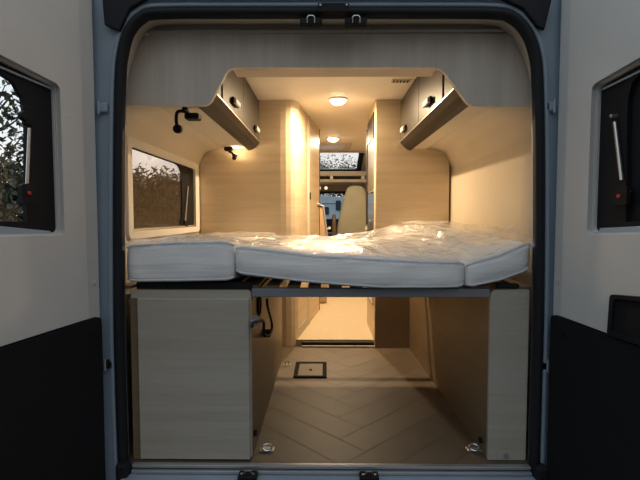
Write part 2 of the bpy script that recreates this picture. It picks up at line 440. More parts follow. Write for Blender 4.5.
# sill
zs0 = P(330, 462, D0).z; zs1 = P(330, 467.5, D0).z
xl, xr = P(133, 465, D0).x, P(530, 465, D0).x
sl = sthing('trim_7', (0, 0, -.1))
obj('sill_strip', mkbox(xl, xr, -.012, .011, -.012, .001), 'alu', sl, bevel=.003)
obj('sill_strip', mkbox(xl, xr, -.022, -.004, -.030, -.016), 'alu', sl, bevel=.003)
obj('step_metal', mkbox(xl-.03, xr+.03, -.07, -.004, -.16, -.032), 'paint', sl, bevel=.008)
obj('corner_cap', mkbox(xl-.05, xl-.004, -.05, 0, -.16, .02), 'rubber', sl, bevel=.01)
obj('corner_cap', mkbox(xr+.004, xr+.05, -.05, 0, -.16, .02), 'rubber', sl, bevel=.01)
for px in (248, 369):
    p = P(px, 474, D0-.05); zt_ = -.006
    bm = mkbox(p.x-.036, p.x+.036, -.078, -.030, -.031, zt_)
    lk = tag(obj('door_striker', bm, 'black', bevel=.006), '%s of the two black door lock plates on the rear bumper step' % ('left' if px < 300 else 'right'), 'lock plate', 'lock plates on the bumper step')
    for dx in (-.022, .022): obj('bolt', mkdisc((p.x+dx, -.06, zt_), (0, 0, 1), .006, .003, n=12), 'chrome', lk)
    obj('striker_bar', mktube([(p.x-.012, -.05, zt_-.002), (p.x-.012, -.05, zt_+.008), (p.x+.012, -.05, zt_+.008), (p.x+.012, -.05, zt_-.002)], .003, 8), 'steel', lk)

# upper strikers with wire loops and the central housing
for px, side in ((311, 'left'), (356, 'right')):
    p0, p1 = P(px-11, 18.5, D0-.03), P(px+11, 24, D0-.03)
    st = thing('door_striker', (P(px, 21, D0-.03).x, -.03, p1.z), '%s of the two black strikers with a wire loop under the top door seal' % side, 'door striker', 'strikers on the top of the door opening')
    obj('plate', mkbox(p0.x, p1.x, -.036, -.0, p1.z, p0.z), 'black', st, bevel=.003)
    xc = (p0.x+p1.x)/2
    obj('wire_loop', mktube([(xc-.013, -.038, p1.z+.001), (xc-.013, -.042, p0.z-.004+.003), (xc-.008, -.042, p0.z-.004+.009), (xc+.008, -.042, p0.z-.004+.009), (xc+.013, -.042, p0.z-.004+.003), (xc+.013, -.038, p1.z+.001)], .0025, 8), 'chrome', st)
a, b = P(318, 3.5, D0-.04), P(349, 13, D0-.04)
hb = thing('lock_housing', ((a.x+b.x)/2, -.04, b.z), 'black rectangular latch housing with two screws in the middle of the top frame', 'latch')
obj('housing', mkbox(a.x, b.x, -.05, -.01, b.z, a.z), 'black', hb, bevel=.004)
for x in (a.x+.009, b.x-.009): obj('screw', mkdisc((x, -.051, b.z+.024), (0, -1, 0), .004, .003, n=12), 'alu', hb)

# ------------------------------------------------------------------ rear doors
ANG = {-1: math.radians(17), 1: math.radians(12)}
HX = {-1: P(97, 200, 1.735).x, 1: P(556, 200, 1.735).x}
def door(sgn, name):
    hx = HX[sgn]; a = ANG[sgn]; dv = Vector((sgn*math.sin(a), -math.cos(a), 0)); nv = Vector((-sgn*math.cos(a), -math.sin(a), 0))
    h = Vector((hx, CAMY+1.735, 0))
    f = lambda u, v, w: h+dv*u+Vector((0, 0, v))+nv*w
    def uv(px, py):                                       # pixel on the inner face
        r = ray(px, py); q = h-O; n = nv
        t = q.dot(n)/r.dot(n); s = O+r*t-h
        return (s.dot(dv), s.z)
    d = sthing(name, (hx, CAMY+1.735, -.3))
    WID = .77
    L = sgn < 0
    # outer skin and frame of the door
    if L: wo_px = [(62.5, 90), (63.5, 233), (0, 235)]
    win = None
    if L:
        A, B = uv(0, 63), uv(55, 86); C_, D_ = uv(60, 234), uv(0, 232)
    else:
        A, B = uv(640, 66), uv(597, 86); C_, D_ = uv(592, 233), uv(640, 228)
    # extend towards the free edge
    mu = .66
    zt = A[1]+.03; zl = D_[1]
    win = [(B[0], B[1]), (C_[0], C_[1]), (mu, zl), (mu, zt), (min(.48, A[0]+.1), zt)]
    winr = rnd(win, [.022, .02, .05, .05, .08])
    inner = [(u, v) for u, v in winr]
    shell = rnd([(.0, -.28), (WID, -.28), (WID, 1.86), (0, 1.86)], [.02, .04, .12, .03])
    obj('door_shell', plate(shell, [inner], lambda u, v, w: f(u, v, w-.05), .05), 'trim', d, bevel=.004)
    obj('outer_skin', plate(shell, [inner], lambda u, v, w: f(u, v, w-.056), -.008), 'paint', d)
    # hinge side edge strip
    obj('edge_strip', plate([(-.010, -.28), (.010, -.28), (.004, .55), (-.004, .55)], [], lambda u, v, w: f(u, v, w+.002), -.04), 'paint', d, bevel=.003)
    # raised beige panel with a hole for the window
    e0 = uv(81, 150) if L else uv(569, 150)
    kp0 = uv(99, 314.5) if L else uv(557, 313.5); kp1 = uv(0, 345.5) if L else uv(640, 344)
    sl_ = (kp1[1]-kp0[1])/(kp1[0]-kp0[0])
    kz = lambda u: kp0[1]+sl_*(u-kp0[0])
    pan = [(e0[0], kz(e0[0])+.002), (WID-.05, kz(WID-.05)+.002), (WID-.05, 1.80), (e0[0]+.01, 1.80)]
    infl = .012
    cu = sum(p[0] for p in winr)/len(winr); cz = sum(p[1] for p in winr)/len(winr)
    wo = [(cu+(p[0]-cu)*1.012, cz+(p[1]-cz)*1.012) for p in winr]
    obj('beige_panel', plate(rnd(pan, [.0, .02, .05, .03]), [wo], lambda u, v, w: f(u, v, w), .018), 'trim', d, bevel=.009, seg=3)
    lip = [(cu+(p[0]-cu)*1.0, cz+(p[1]-cz)*1.0) for p in winr]
    lip2 = [(cu+(p[0]-cu)*.985, cz+(p[1]-cz)*.985) for p in winr]
    obj('window_reveal', plate(lip, [lip2], lambda u, v, w: f(u, v, w-.004), -.05), 'trim', d, bevel=.003)
    # black carpeted lower panel
    z0 = -.27
    lo = [(.012, kz(.012)-.004), (WID-.02, kz(WID-.02)-.004), (WID-.02, z0), (.012, z0)]
    cp = obj('lower_panel', plate(rnd(lo, [.02, .02, .02, .02]), [], lambda u, v, w: f(u, v, w), .020), 'carpet', d, bevel=.006)
    cp['label'] = 'black carpeted lower half'
    s = uv(86, 332) if L else uv(568, 333)
    obj('screw', mkdisc(f(s[0], s[1], .02), nv, .007, .004, n=12), 'black', d)
    s = uv(95, 283) if L else uv(557.5, 282)
    obj('screw_cap', mkdisc(f(s[0], s[1], .0), nv, .008, .005, n=14), 'screw', d)
    # window: black frame, glass, stay, catch
    wf = obj('window_frame', plate(lip2, [glass_loop(uv, L, cu, cz, lip2)], lambda u, v, w: f(u, v, w-.014), -.016), 'black', d, bevel=.003)
    gl = obj('glass', plate([(cu+(p[0]-cu)*.97, cz+(p[1]-cz)*.97) for p in winr], [], lambda u, v, w: f(u, v, w-.032), -.004), 'glass', wf)
    # pale lower rail of the blind cassette
    rz = [p for p in (uv(0, 226), uv(53, 231))] if L else [uv(640, 226), uv(597, 228)]
    rb = [(rz[0][0], rz[0][1]), (rz[1][0]+.004, rz[1][1]), (rz[1][0]+.004, rz[1][1]-.022), (mu-.03, rz[0][1]-.022), (mu-.03, rz[0][1])]
    obj('sill_rail', plate(rb[::-1], [], lambda u, v, w: f(u, v, w-.004), -.012), 'paint', wf, bevel=.003)
    if L: t0, t1 = uv(0, 66), uv(52, 88)
    else: t0, t1 = uv(640, 70), uv(601, 89)
    bm = bmesh.new(); tube(bm, [f(t0[0], t0[1], -.008), f(t1[0], t1[1], -.008)], .004, 8)
    obj('top_rail', bm, 'paint', wf)
    if L:
        obj('stay_arm', mktube([f(*uv(31, 128), -.006), f(*uv(28.5, 186), -.006)], .005), 'chrome', wf)
        kk = uv(25, 116); obj('stay_knob', mkdisc(f(kk[0], kk[1], -.014), nv, .016, .022, n=16), 'black', wf, bevel=.003)
        kk = uv(30, 116); bm = plate([(kk[0]-.012, kk[1]-.03), (kk[0]+.02, kk[1]-.03), (kk[0]+.02, kk[1]+.03), (kk[0]-.012, kk[1]+.03)], [], lambda u, v, w: f(u, v, w-.014), .016)
        obj('stay_bracket', bm, 'black', wf, bevel=.004)
        kk = uv(27, 194); bm = plate(rnd([(kk[0]-.022, kk[1]-.03), (kk[0]+.022, kk[1]-.04), (kk[0]+.022, kk[1]+.03), (kk[0]-.022, kk[1]+.036)], .01), [], lambda u, v, w: f(u, v, w-.014), .02)
        lk = obj('window_catch', bm, 'black', wf, bevel=.004)
        kk = uv(27, 193)
        obj('lock_button', mkdisc(f(kk[0], kk[1], .006), nv, .006, .006, n=12), 'red', wf)
    else:
        bld = obj('closed_blind', plate([(cu+(p[0]-cu)*.955, cz+(p[1]-cz)*.96) for p in winr], [], lambda u, v, w: f(u, v, w-.0315), .001), 'black', wf)
        obj('stay_arm', mktube([f(*uv(613, 122), -.006), f(*uv(620, 180), -.006)], .006), 'chrome', wf)
        kk = uv(613, 116); obj('stay_knob', mkdisc(f(kk[0], kk[1], -.014), nv, .006, .022, n=12), 'chrome', wf)
        kk = uv(620, 196); bm = plate(rnd([(kk[0]-.026, kk[1]-.03), (kk[0]+.026, kk[1]-.03), (kk[0]+.026, kk[1]+.03), (kk[0]-.026, kk[1]+.03)], .01), [], lambda u, v, w: f(u, v, w-.014), .016)
        obj('window_catch', bm, 'black', wf, bevel=.004)
        obj('lock_button', mkdisc(f(kk[0], kk[1], .002), nv, .006, .006, n=12), 'red', wf)
        for q in ((613, 190), (627, 191), (614, 200)):
            kk = uv(*q); obj('screw', mkdisc(f(kk[0], kk[1], -.014), nv, .0025, .004, n=8), 'chrome', wf)
        # grab recess low on the right door
        g0, g1, g2, g3 = uv(617, 294), uv(650, 293), uv(650, 345), uv(614, 335)
        o_ = [(g3[0], g3[1]), (g2[0]+.1, g2[1]), (g1[0]+.1, g1[1]), (g0[0], g0[1])]
        o_ = rnd(o_, .012)
        gu = sum(p[0] for p in o_)/len(o_); gz = sum(p[1] for p in o_)/len(o_)
        i_ = [(gu+(p[0]-gu)*.86, gz+(p[1]-gz)*.8) for p in o_]
        gh = obj('grab_handle', plate(o_, [i_], lambda u, v, w: f(u, v, w+.010), .018), 'black', d, bevel=.004)
        obj('handle_cup', plate(i_, [], lambda u, v, w: f(u, v, w+.004), .016), 'carpet', gh)
    # hinges on the pillar side
    for zc in (1.38, .40):
        if L: hpx = HX[-1]-.002
        bm = bmesh.new(); x0 = hx-sgn*.012; x1 = hx-sgn*.045
        box(bm, min(x0, x1), max(x0, x1), -.016, -.001, zc-.018, zc+.018)
        hg = obj('hinge', bm, 'paint' if zc > .5 else 'black', d, bevel=.006)
        bm = bmesh.new(); tube(bm, [(hx-sgn*.012, -.015, zc-.024), (hx-sgn*.012, -.015, zc+.024)], .005, 12)
        obj('hinge_pin', bm, 'paint', hg, smooth=False)
    return d
def glass_loop(uv, L, cu, cz, lip2):
    if L:
        p = [uv(2, 72), uv(17, 82), uv(26, 98), uv(30, 125), uv(30.5, 222), uv(2, 221)]
    else:
        p = [uv(638, 72), uv(628, 82), uv(624, 98), uv(623, 125), uv(622, 222), uv(638, 221)]
    pts = [(q[0], q[1]) for q in p]
    zt = pts[0][1]; zb_ = pts[-1][1]
    pts += [(.60, zb_), (.62, zb_+.03), (.62, zt-.04), (.57, zt)]
    return pts
door(-1, 'door_1'); door(1, 'door_2')

# ------------------------------------------------------------------ partitions
def plan_prism(pts, z0, z1):
    bm = bmesh.new(); prism(bm, [(x, y, z0) for x, y in pts], (0, 0, z1-z0)); return bm
dd = lambda d: d+CAMY
wr = thing('washroom_cubicle', (-.55, YP, 0), 'tall pale wood washroom wall with a rounded corner left of the corridor', 'washroom')
cur = [(-.915, YP), (-.325, YP), (-.285, YP+.003), (-.25, YP+.016), (-.222, YP+.042), (-.203, YP+.08), (-.150, dd(3.86)), (-.150, dd(3.9)), (-.6, dd(3.9)), (-.915, dd(3.9))]
bm = plan_prism(cur, .0, CEIL-.002)
o = obj('wall_panel', bm, 'wood', wr)
obj('door_jamb', plan_prism([(-.148, dd(3.905)), (-.132, dd(3.905)), (-.128, dd(3.96)), (-.3, dd(3.96)), (-.3, dd(3.905))], .046, CEIL-.002), 'cream', wr)
obj('door_panel', plan_prism([(-.132, dd(3.965)), (-.056, dd(4.48)), (-.09, dd(4.49)), (-.17, dd(3.965))], .046, CEIL-.002), 'wood', wr)
obj('door_edge', plan_prism([(-.056, dd(4.482)), (-.050, dd(4.50)), (-.09, dd(4.505)), (-.092, dd(4.492))], .046, CEIL-.002), 'rail', wr)
obj('side_shell', plan_prism([(-.18, dd(3.97)), (-.11, dd(4.47)), (-.9, dd(4.47)), (-.9, dd(3.97))], .046, CEIL-.002), 'cream', wr)
p = P(308.3, 196, 3.93)
obj('latch', mkbox(-.131, -.120, dd(3.92), dd(3.945), p.z-.03, p.z+.03), 'rail', wr)
p = P(316.8, 204, 4.40)
h_ = obj('door_handle', mktube([(p.x-.01, p.y, p.z), (p.x+.028, p.y-.01, p.z)], .012), 'chrome', wr)
obj('handle_bar', mktube([(p.x+.005, p.y-.03, p.z-.022), (p.x+.045, p.y+.02, p.z-.022)], .006), 'black', h_)
obj('skirting', plan_prism([(-.199, YP+.10), (-.142, dd(3.86)), (-.146, dd(3.87)), (-.205, YP+.10)], .046, .12), 'wood_box', wr)

tc_ = thing('tall_cabinet', (.62, YP, 0), 'tall pale wood cabinet on the right side of the corridor', 'cabinet')
obj('cabinet_body', mkbox(.366, .905, YP, dd(3.98), .0, CEIL-.002), 'wood', tc_, bevel=.006)
obj('edge_trim', mkbox(.352, .366, dd(3.93), dd(3.985), .9, 1.70), 'rail', tc_)
obj('mirror_strip', mkbox(.359, .3655, dd(3.45), dd(3.92),   .3, 1.16), plain('smoked_mirror', (.25, .27, .32), .12, metal=.8), tc_)
obj('lit_panel', mkbox(.360, .3655, dd(3.45), dd(3.92), 1.18, 1.55), plain('satin_grey_panel', (.35, .31, .26), .28, metal=.6), tc_)
obj('upper_flap', mkbox(.357, .3655, dd(3.45), dd(3.92), 1.56, 1.74), 'rail', tc_)
obj('catch', mkbox(.345, .357, dd(3.6), dd(3.63), .93, .95), 'chrome', tc_)

# ------------------------------------------------------------------ overhead lockers
def locker(sgn, X, side):
    Y0 = .213
    Xo = abs(X)+.32 if sgn < 0 else abs(X)+.25
    lk = thing('overhead_locker', (sgn*(abs(X)+.15), (Y0+YP)/2, UNDZ), '%s overhead locker with two %s doors above the bed' % (side, 'taupe'), 'cupboard', 'overhead lockers')
    ax = abs(X)
    def prf(pts, y0, y1, name, mat, bev=0, par=lk):
        bm = bmesh.new(); prism(bm, [(sgn*x, y0, z) for x, z in pts], (0, y1-y0, 0)); return obj(name, bm, mat, par, bevel=bev)
    top = CEIL-.001
    prf([(ax+.015, RAILZ+.002), (Xo-.06, RAILZ+.002), (Xo-.06, top), (ax+.015, top)], Y0, YP-.002, 'carcass', 'rail')
    prf([(ax+.075, UNDZ), (Xo-.07, UNDZ), (Xo-.07, RAILZ), (ax+.02, RAILZ)], Y0, YP-.002, 'underside', 'cream')
    # curved bronze rail
    prf([(ax-.004, RAILZ+.004), (ax+.018, RAILZ-.024), (ax+.045, RAILZ-.046), (ax+.074, UNDZ-.008), (ax+.074, UNDZ+.01), (ax+.02, RAILZ+.004)], Y0, YP-.002, 'bottom_rail', 'rail')
    prf([(ax-.007, RAILZ+.009), (ax-.007, RAILZ+.003), (ax+.006, RAILZ+.003), (ax+.006, RAILZ+.009)], Y0, YP-.002, 'edge_strip', 'chrome')
    prf([(ax, RAILZ+.012), (ax+.014, RAILZ+.012), (ax+.014, top), (ax, top)], Y0, dd(2.150), 'end_panel', 'locker')
    for y0, y1, hy in ((dd(2.175), dd(2.715), dd(2.43)), (dd(2.722), YP-.006, dd(3.16))):
        dr = prf([(ax-.003, RAILZ+.012), (ax+.014, RAILZ+.012), (ax+.014, top-.012), (ax-.003, top-.012)], y0, y1, 'door', 'locker', .003)
        z = 1.566
        bm = bmesh.new(); box(bm, *(sorted((sgn*(ax-.004), sgn*(ax-.016)))), hy-.055, hy+.075, z-.014, z+.016)
        hb_ = obj('handle_base', bm, 'black', dr, bevel=.003)
        bm = bmesh.new(); box(bm, *(sorted((sgn*(ax-.015), sgn*(ax-.030)))), hy-.065, hy+.055, z-.020, z+.008)
        obj('handle', bm, 'screw', dr, bevel=.004)
    return lk
locker(-1, LX, 'left'); locker(1, RX, 'right')

# ceiling grille by the right locker
gc = PZ(401, 80.5, CEIL)
gv = thing('ceiling_vent', (gc.x, gc.y, CEIL-.008), 'small slotted ceiling vent beside the right overhead locker', 'vent')
obj('frame', mkbox(gc.x-.06, gc.x+.06, gc.y-.03, gc.y+.03, CEIL-.006, CEIL-.0005), 'cream', gv, bevel=.002)
for i in range(5): obj('slot', mkbox(gc.x-.05+i*.021, gc.x-.038+i*.021, gc.y-.022, gc.y+.022, CEIL-.008, CEIL-.006), 'rail', gv)

# ------------------------------------------------------------------ pelmet across the top of the opening
DP = 1.84
pp = lambda x, y: (P(x, y, DP).x, P(x, y, DP).z)
pel = [pp(129, 60), pp(136, 44), pp(149, 33.5), pp(508, 33.5), pp(524, 42), pp(533, 60), pp(533, 107), pp(470, 106.5), pp(441, 67.5), pp(229, 67.5), pp(209, 105.5), pp(124, 105.5)]
pel = rnd(pel, [.03, .03, .01, .01, .03, .03, .01, .03, .03, .03, .03, .01])
pm = thing('pelmet', (.02, DP+CAMY, pp(206, 105)[1]), 'pale wood pelmet with a cut-out centre across the top of the rear opening', 'pelmet')
bm = plate(pel, [], lambda u, v, w: Vector((u, DP+CAMY+w, v)), .022)
obj('front_board', bm, 'wood_v', pm, bevel=.002)
iz = [pp(441, 67.5), pp(229, 67.5)]
bm = mkbox(iz[1][0]+.01, iz[0][0]-.01, DP+CAMY+.0225, DP+CAMY+.125, iz[0][1]+.002, iz[0][1]+.02)
obj('soffit', bm, plain('soffit_wood', (.55, .43, .32), .5), pm)
zt_ = pp(300, 33.5)[1]
obj('top_board', mkbox(pp(150, 33)[0], pp(510, 33)[0], DP+CAMY+.0, DP+CAMY+.12, zt_+.002, zt_+.014), 'cream', pm)
# closing header between pelmet and ceiling
bm = mkbox(WL+.1, WR-.1, .118, .165, zt_+.016, CEIL+.06); struct(obj('trim_8', bm, 'cream'))

# ------------------------------------------------------------------ downlights
def downlight(px, py, label, r=.034, pw=8):
    c = PZ(px, py, CEIL)
    t = thing('ceiling_spotlight', (c.x, c.y, CEIL-.012), label, 'light', 'round ceiling spotlights')
    bm = bmesh.new(); tube(bm, [(c.x+math.cos(a_)*(r+.006), c.y+math.sin(a_)*(r+.006), CEIL-.006) for a_ in [i*math.pi/16 for i in range(32)]], .006, 8, True)
    obj('bezel', bm, 'ceiling', t, smooth=True)
    bm = bmesh.new(); tube(bm, [(c.x, c.y, CEIL-.002), (c.x, c.y, CEIL-.012), (c.x, c.y, CEIL-.028), (c.x, c.y, CEIL-.038)], [r, r, r*.85, r*.45], 28)
    obj('lens', bm, 'lamp_on', t, smooth=False)
    ld = bpy.data.lights.new('spotlight_bulb', 'AREA'); ld.shape = 'DISK'; ld.size = .06; ld.energy = pw; ld.color = (1, .74, .45)
    lo = bpy.data.objects.new('spotlight_bulb', ld); C.objects.link(lo); lo.parent = t; lo.location = (0, 0, -.03)
    return c
downlight(338, 99, 'round lit ceiling spotlight nearest the bed', .055, 30)
downlight(333, 138, 'round lit ceiling spotlight further down the corridor', .055, 30)

# roof vent
rv = thing('roof_vent', (-.05, 3.84, CEIL-.012), 'pale rectangular roof vent in the ceiling towards the cab', 'roof vent')
vo = [(-.40, 3.56), (.31, 3.56), (.31, 4.12), (-.40, 4.12)]
obj('frame', plate(rnd(vo, .03), [rnd([(-.335, 3.625), (.235, 3.625), (.235, 4.055), (-.335, 4.055)], .02)], lambda u, v, w: Vector((u, v, CEIL-.016+w)), .014), 'cream', rv, bevel=.003)
obj('dome', mkbox(-.338, .238, 3.622, 4.058, CEIL+.005, CEIL+.03), 'frost', rv)

# ------------------------------------------------------------------ reading lamps
def flex_lamp(base, pts, head, hd, hr, hl, label, lit=False, small=False):
    t = thing('reading_lamp', base, label, 'reading lamp', 'black flexible reading lamps')
    bx_, by_, bz_ = base
    hs = .012 if small else .028
    obj('base', mkbox(bx_-hs, bx_+hs, by_-hs, by_+hs, bz_-hs*.9, bz_), 'black', t, bevel=.004)
    obj('stem', mktube(smoothpath(pts), .0075, 10), 'black', t, smooth=True)
    hd = Vector(hd).normalized(); head = Vector(head)
    bm = bmesh.new(); tube(bm, [head-hd*hl*.5, head-hd*hl*.3, head+hd*hl*.3, head+hd*hl*.5], [hr*.6, hr, hr, hr*.92], 20)
    hh = obj('lamp_head', bm, 'black', t, smooth=False)
    if lit:
        obj('lens', mkdisc(head+hd*hl*.5, hd, hr*.8, .002), 'lamp_on', hh)
        ld = bpy.data.lights.new('lamp_bulb', 'AREA'); ld.shape = 'DISK'; ld.size = hr*1.4; ld.energy = .5; ld.color = (1, .72, .4)
        lo = bpy.data.objects.new('lamp_bulb', ld); C.objects.link(lo); lo.parent = t
        lo.location = head+hd*(hl*.5+.004)-Vector(base); lo.rotation_euler = hd.to_track_quat('-Z', 'Y').to_euler()
    return t
b1 = PZ(185, 107.5, UNDZ-.002); b1 = Vector((b1.x, b1.y, UNDZ-.002))
q = lambda x, y: P(x, y, b1.y-CAMY)
lamp1 = flex_lamp(b1, [q(188, 113.5), q(184, 111.5), q(179, 111.3), q(176.8, 113.5), q(176.2, 120), q(177.3, 127)], q(178, 129), (.15, -1, -.15), .020, .05, 'black flexible reading lamp with a bent stem hanging left of the lockers', small=True)
hb_ = q(193, 117)
bm = mkbox(hb_.x-.032, hb_.x+.032, hb_.y-.03, hb_.y+.03, hb_.z-.014, hb_.z+.014); obj('junction', bm, 'black', lamp1, bevel=.008)
bm = bmesh.new(); tube(bm, [Vector((b1.x, b1.y, b1.z-.005)), q(190, 114)], .005, 8); obj('bracket', bm, 'alu', lamp1)
b2 = PZ(233, 147.5, UNDZ-.003); b2 = Vector((b2.x-.03, b2.y, UNDZ-.002))
q = lambda x, y: P(x, y, b2.y-CAMY)
flex_lamp(b2, [b2+Vector((.0, -.01, -.03)), q(232, 153), q(234, 157)], q(234.5, 157), (.2, .35, .9), .016, .04, 'small lit black reading lamp under the far end of the left locker', True)

# ------------------------------------------------------------------ garage: side cabinets under the bed
a0, a1 = P(127, 462, 1.79), P(250.5, 462, 1.79)
Ytop = P(190, 290, 1.79).z; BLOW = P(330, 297, 1.80).z-.004
gcb = thing('storage_box', ((a0.x+a1.x)/2, .5, 0), 'grey-beige wooden storage cabinet under the left side of the bed', 'cabinet')
XI = -.291
ext = [(-.765, .012), (XI, .012), (XI, Ytop), (-.765, Ytop)]
fy = .035
bm = plate(rnd([(-.765, .010), (XI, .010), (XI, Ytop), (-.765, Ytop)], [0, 0, .018, 0]), [], lambda u, v, w: Vector((u, fy+w, v)), .02)
obj('front_frame', bm, 'wood_box', gcb, bevel=.002)
x0 = P(137.5, 400, 1.776).x+.006; z1 = P(190, 298, 1.79).z
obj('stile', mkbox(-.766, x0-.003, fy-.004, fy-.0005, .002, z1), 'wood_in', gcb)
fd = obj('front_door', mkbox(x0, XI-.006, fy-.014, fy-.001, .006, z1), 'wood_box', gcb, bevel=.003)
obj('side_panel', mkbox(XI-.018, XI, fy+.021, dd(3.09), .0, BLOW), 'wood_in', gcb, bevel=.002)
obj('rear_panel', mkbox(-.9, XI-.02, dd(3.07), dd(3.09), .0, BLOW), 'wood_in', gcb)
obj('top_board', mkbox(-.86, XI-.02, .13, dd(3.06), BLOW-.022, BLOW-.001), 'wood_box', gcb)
# things on its inner side: oval grip hole, hooks and hose loop
XS = XI
def onside(px, py, off=.0): p = PX(px, py, XS+off); return p
c1 = onside(258.5, 305)
bm = bmesh.new(); tube(bm, [(XS+.003, c1.y+math.cos(i*math.pi/12)*.045, c1.z+math.sin(i*math.pi/12)*.042) for i in range(24)], .005, 6, True)
gh = obj('grip_hole', bm, 'black', gcb)
obj('grip_hollow', plate([(c1.y+math.cos(i*math.pi/12)*.042, c1.z+math.sin(i*math.pi/12)*.039) for i in range(24)], [], lambda u, v, w: Vector((XS+.0005+w, u, v)), .002), 'black', gh)
hk = [onside(252, 327, .03), onside(253, 323, .03), onside(258, 321.5, .03), onside(263, 321, .03), onside(264, 325, .03), onside(264, 332, .03), onside(266.5, 335.5, .03), onside(270, 334, .03), onside(271.8, 329, .03), onside(271.8, 323, .03), onside(269.8, 315, .03), onside(267.5, 306, .03), onside(267, 299, .03)]
tt = thing('cable', hk[5], 'dark looped cable hanging on the inner side of the left storage cabinet', 'cable')
obj('cord', mktube(smoothpath(hk, 5), .006, 8), 'rubber', tt, smooth=True)
obj('clip', mkbox(XS+.001, XS+.034, hk[2].y-.03, hk[2].y+.03, hk[2].z-.012, hk[2].z+.012), 'steel', tt, bevel=.004)
obj('clip', mkbox(XS+.001, XS+.034, hk[7].y-.03, hk[7].y+.03, hk[7].z-.01, hk[7].z+.016), 'black', tt, bevel=.004)
s = onside(254, 433)
obj('stud', mkdisc((XS+.0, s.y, s.z), (1, 0, 0), .012, .012, n=14), 'black', gcb)

XG = .648
ZR = P(510, 290, 1.79).z
gr = thing('storage_cabinet', (.72, .4, 0), 'pale wooden side panel boxing in the garage under the right side of the bed', 'cabinet')
bm = plate(rnd([(XG, .002), (.798, .002), (.798, ZR), (XG, ZR)], [0, 0, 0, .03]), [], lambda u, v, w: Vector((u, fy+w, v)), .02)
obj('front_panel', bm, 'wood_box', gr, bevel=.003)
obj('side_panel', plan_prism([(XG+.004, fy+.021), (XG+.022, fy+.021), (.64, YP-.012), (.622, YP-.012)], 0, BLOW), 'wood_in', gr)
p = P(506, 457, 1.79); obj('plug', mkdisc((p.x, fy, .02), (0, -1, 0), .011, .004, n=14), 'steel', gr)
p = PX(481.5, 440, XG); obj('stud', mkdisc((XG, p.y, p.z), (-1, 0, 0), .012, .01, n=14), 'black', gr)
# brown board over the partition foot: shade under the bed put into colour
obj('shade_board', mkbox(.37, .620, YP-.016, YP-.002, 0, .62), plain('brown_shadow_board', (.30, .21, .13), .6), gr)

# floor hatch, tie-down rings
h0, h1, h2, h3 = PZ(297.5, 362, .004), PZ(326.5, 362, .004), PZ(326.8, 377.5, .004), PZ(293, 377.5, .004)
fh = thing('floor_hatch', ((h0.x+h1.x)/2, (h0.y+h3.y)/2, 0), 'small square floor hatch with a dark frame in the garage floor', 'hatch')
xa, xb, ya, yb = h3.x, h2.x, h3.y, h0.y
obj('frame', plate(rnd(rect(xa, xb, ya, yb), .012), [rnd(rect(xa+.026, xb-.026, ya+.03, yb-.03), .006)], lambda u, v, w: Vector((u, v, .001+w)), .006), 'carpet', fh, bevel=.002)
obj('lid', mkbox(xa+.027, xb-.027, ya+.031, yb-.031, .0005, .004), 'plank', fh)
obj('knob', mkdisc(((xa+xb)/2, (ya+yb)/2-.01, .004), (0, 0, 1), .009, .005, n=14), 'black', fh)
for px, side in ((267, 'left'), (474, 'right')):
    c = PZ(px, 449, .003)
    t = thing('lashing_ring', (c.x, c.y, 0), 'chrome lashing ring on the %s of the garage floor by the sill' % side, 'lashing ring', 'lashing rings on the garage floor')
    obj('plate', mkbox(c.x-.03, c.x+.03, c.y-.018, c.y+.018, .0005, .005), 'alu', t, bevel=.002)
    obj('ring', mktube([(c.x+math.cos(i*math.pi/10)*.02, c.y-.004+math.sin(i*math.pi/10)*.017, .012+.006*math.sin(i*math.pi/10)) for i in range(20)], .0045, 8, True), 'chrome', t, smooth=True)
c = PZ(287, 363.5, .01)
t = thing('floor_bracket', (c.x, c.y, 0), 'small metal bracket on the garage floor left of the hatch', 'bracket')
obj('foot', mkbox(c.x-.025, c.x+.025, c.y-.02, c.y+.02, .0005, .005), 'chrome', t, bevel=.001)
obj('lug', mktube([(c.x-.012, c.y, .006), (c.x-.008, c.y, .028), (c.x+.008, c.y, .028), (c.x+.012, c.y, .006)], .005, 8), 'chrome', t)

# ------------------------------------------------------------------ bed base
BZ0, BZ1 = P(330, 297, 1.80).z, P(330, 288.5, 1.80).z
bb = thing('bed_base', (0, .6, BZ0), 'grey steel bed frame with wooden slats carrying the mattresses', 'bed frame')
xbL, xbR = XI+.002, XG-.002
obj('front_rail', mkbox(xbL, xbR, .040, .075, BZ0, BZ1), 'steel', bb, bevel=.003)
obj('side_rail', mkbox(-.745, xbL-.002, .045, .075, Ytop+.002, Ytop+.028), 'black', bb)
obj('side_rail', mkbox(xbR+.03, .765, .045, .075, ZR+.003, ZR+.022), 'black', bb, bevel=.008)
obj('rear_rail', mkbox(-.78, .83, 1.178, 1.205, BZ0, BZ1), 'steel', bb, bevel=.003)
obj('cross_beam', mkbox(-.22, .60, .78, .815, BZ0, BZ1), 'steel', bb, bevel=.003)
for i in range(20):
    x = -.80+i*.0842
    yb_ = .08 if -.275 < x < .60 else .10
    obj('slat', mkbox(x-.026, x+.026, 0.076, 1.128, BZ1-.004, BZ1+.006), 'slat', bb, bevel=.002)

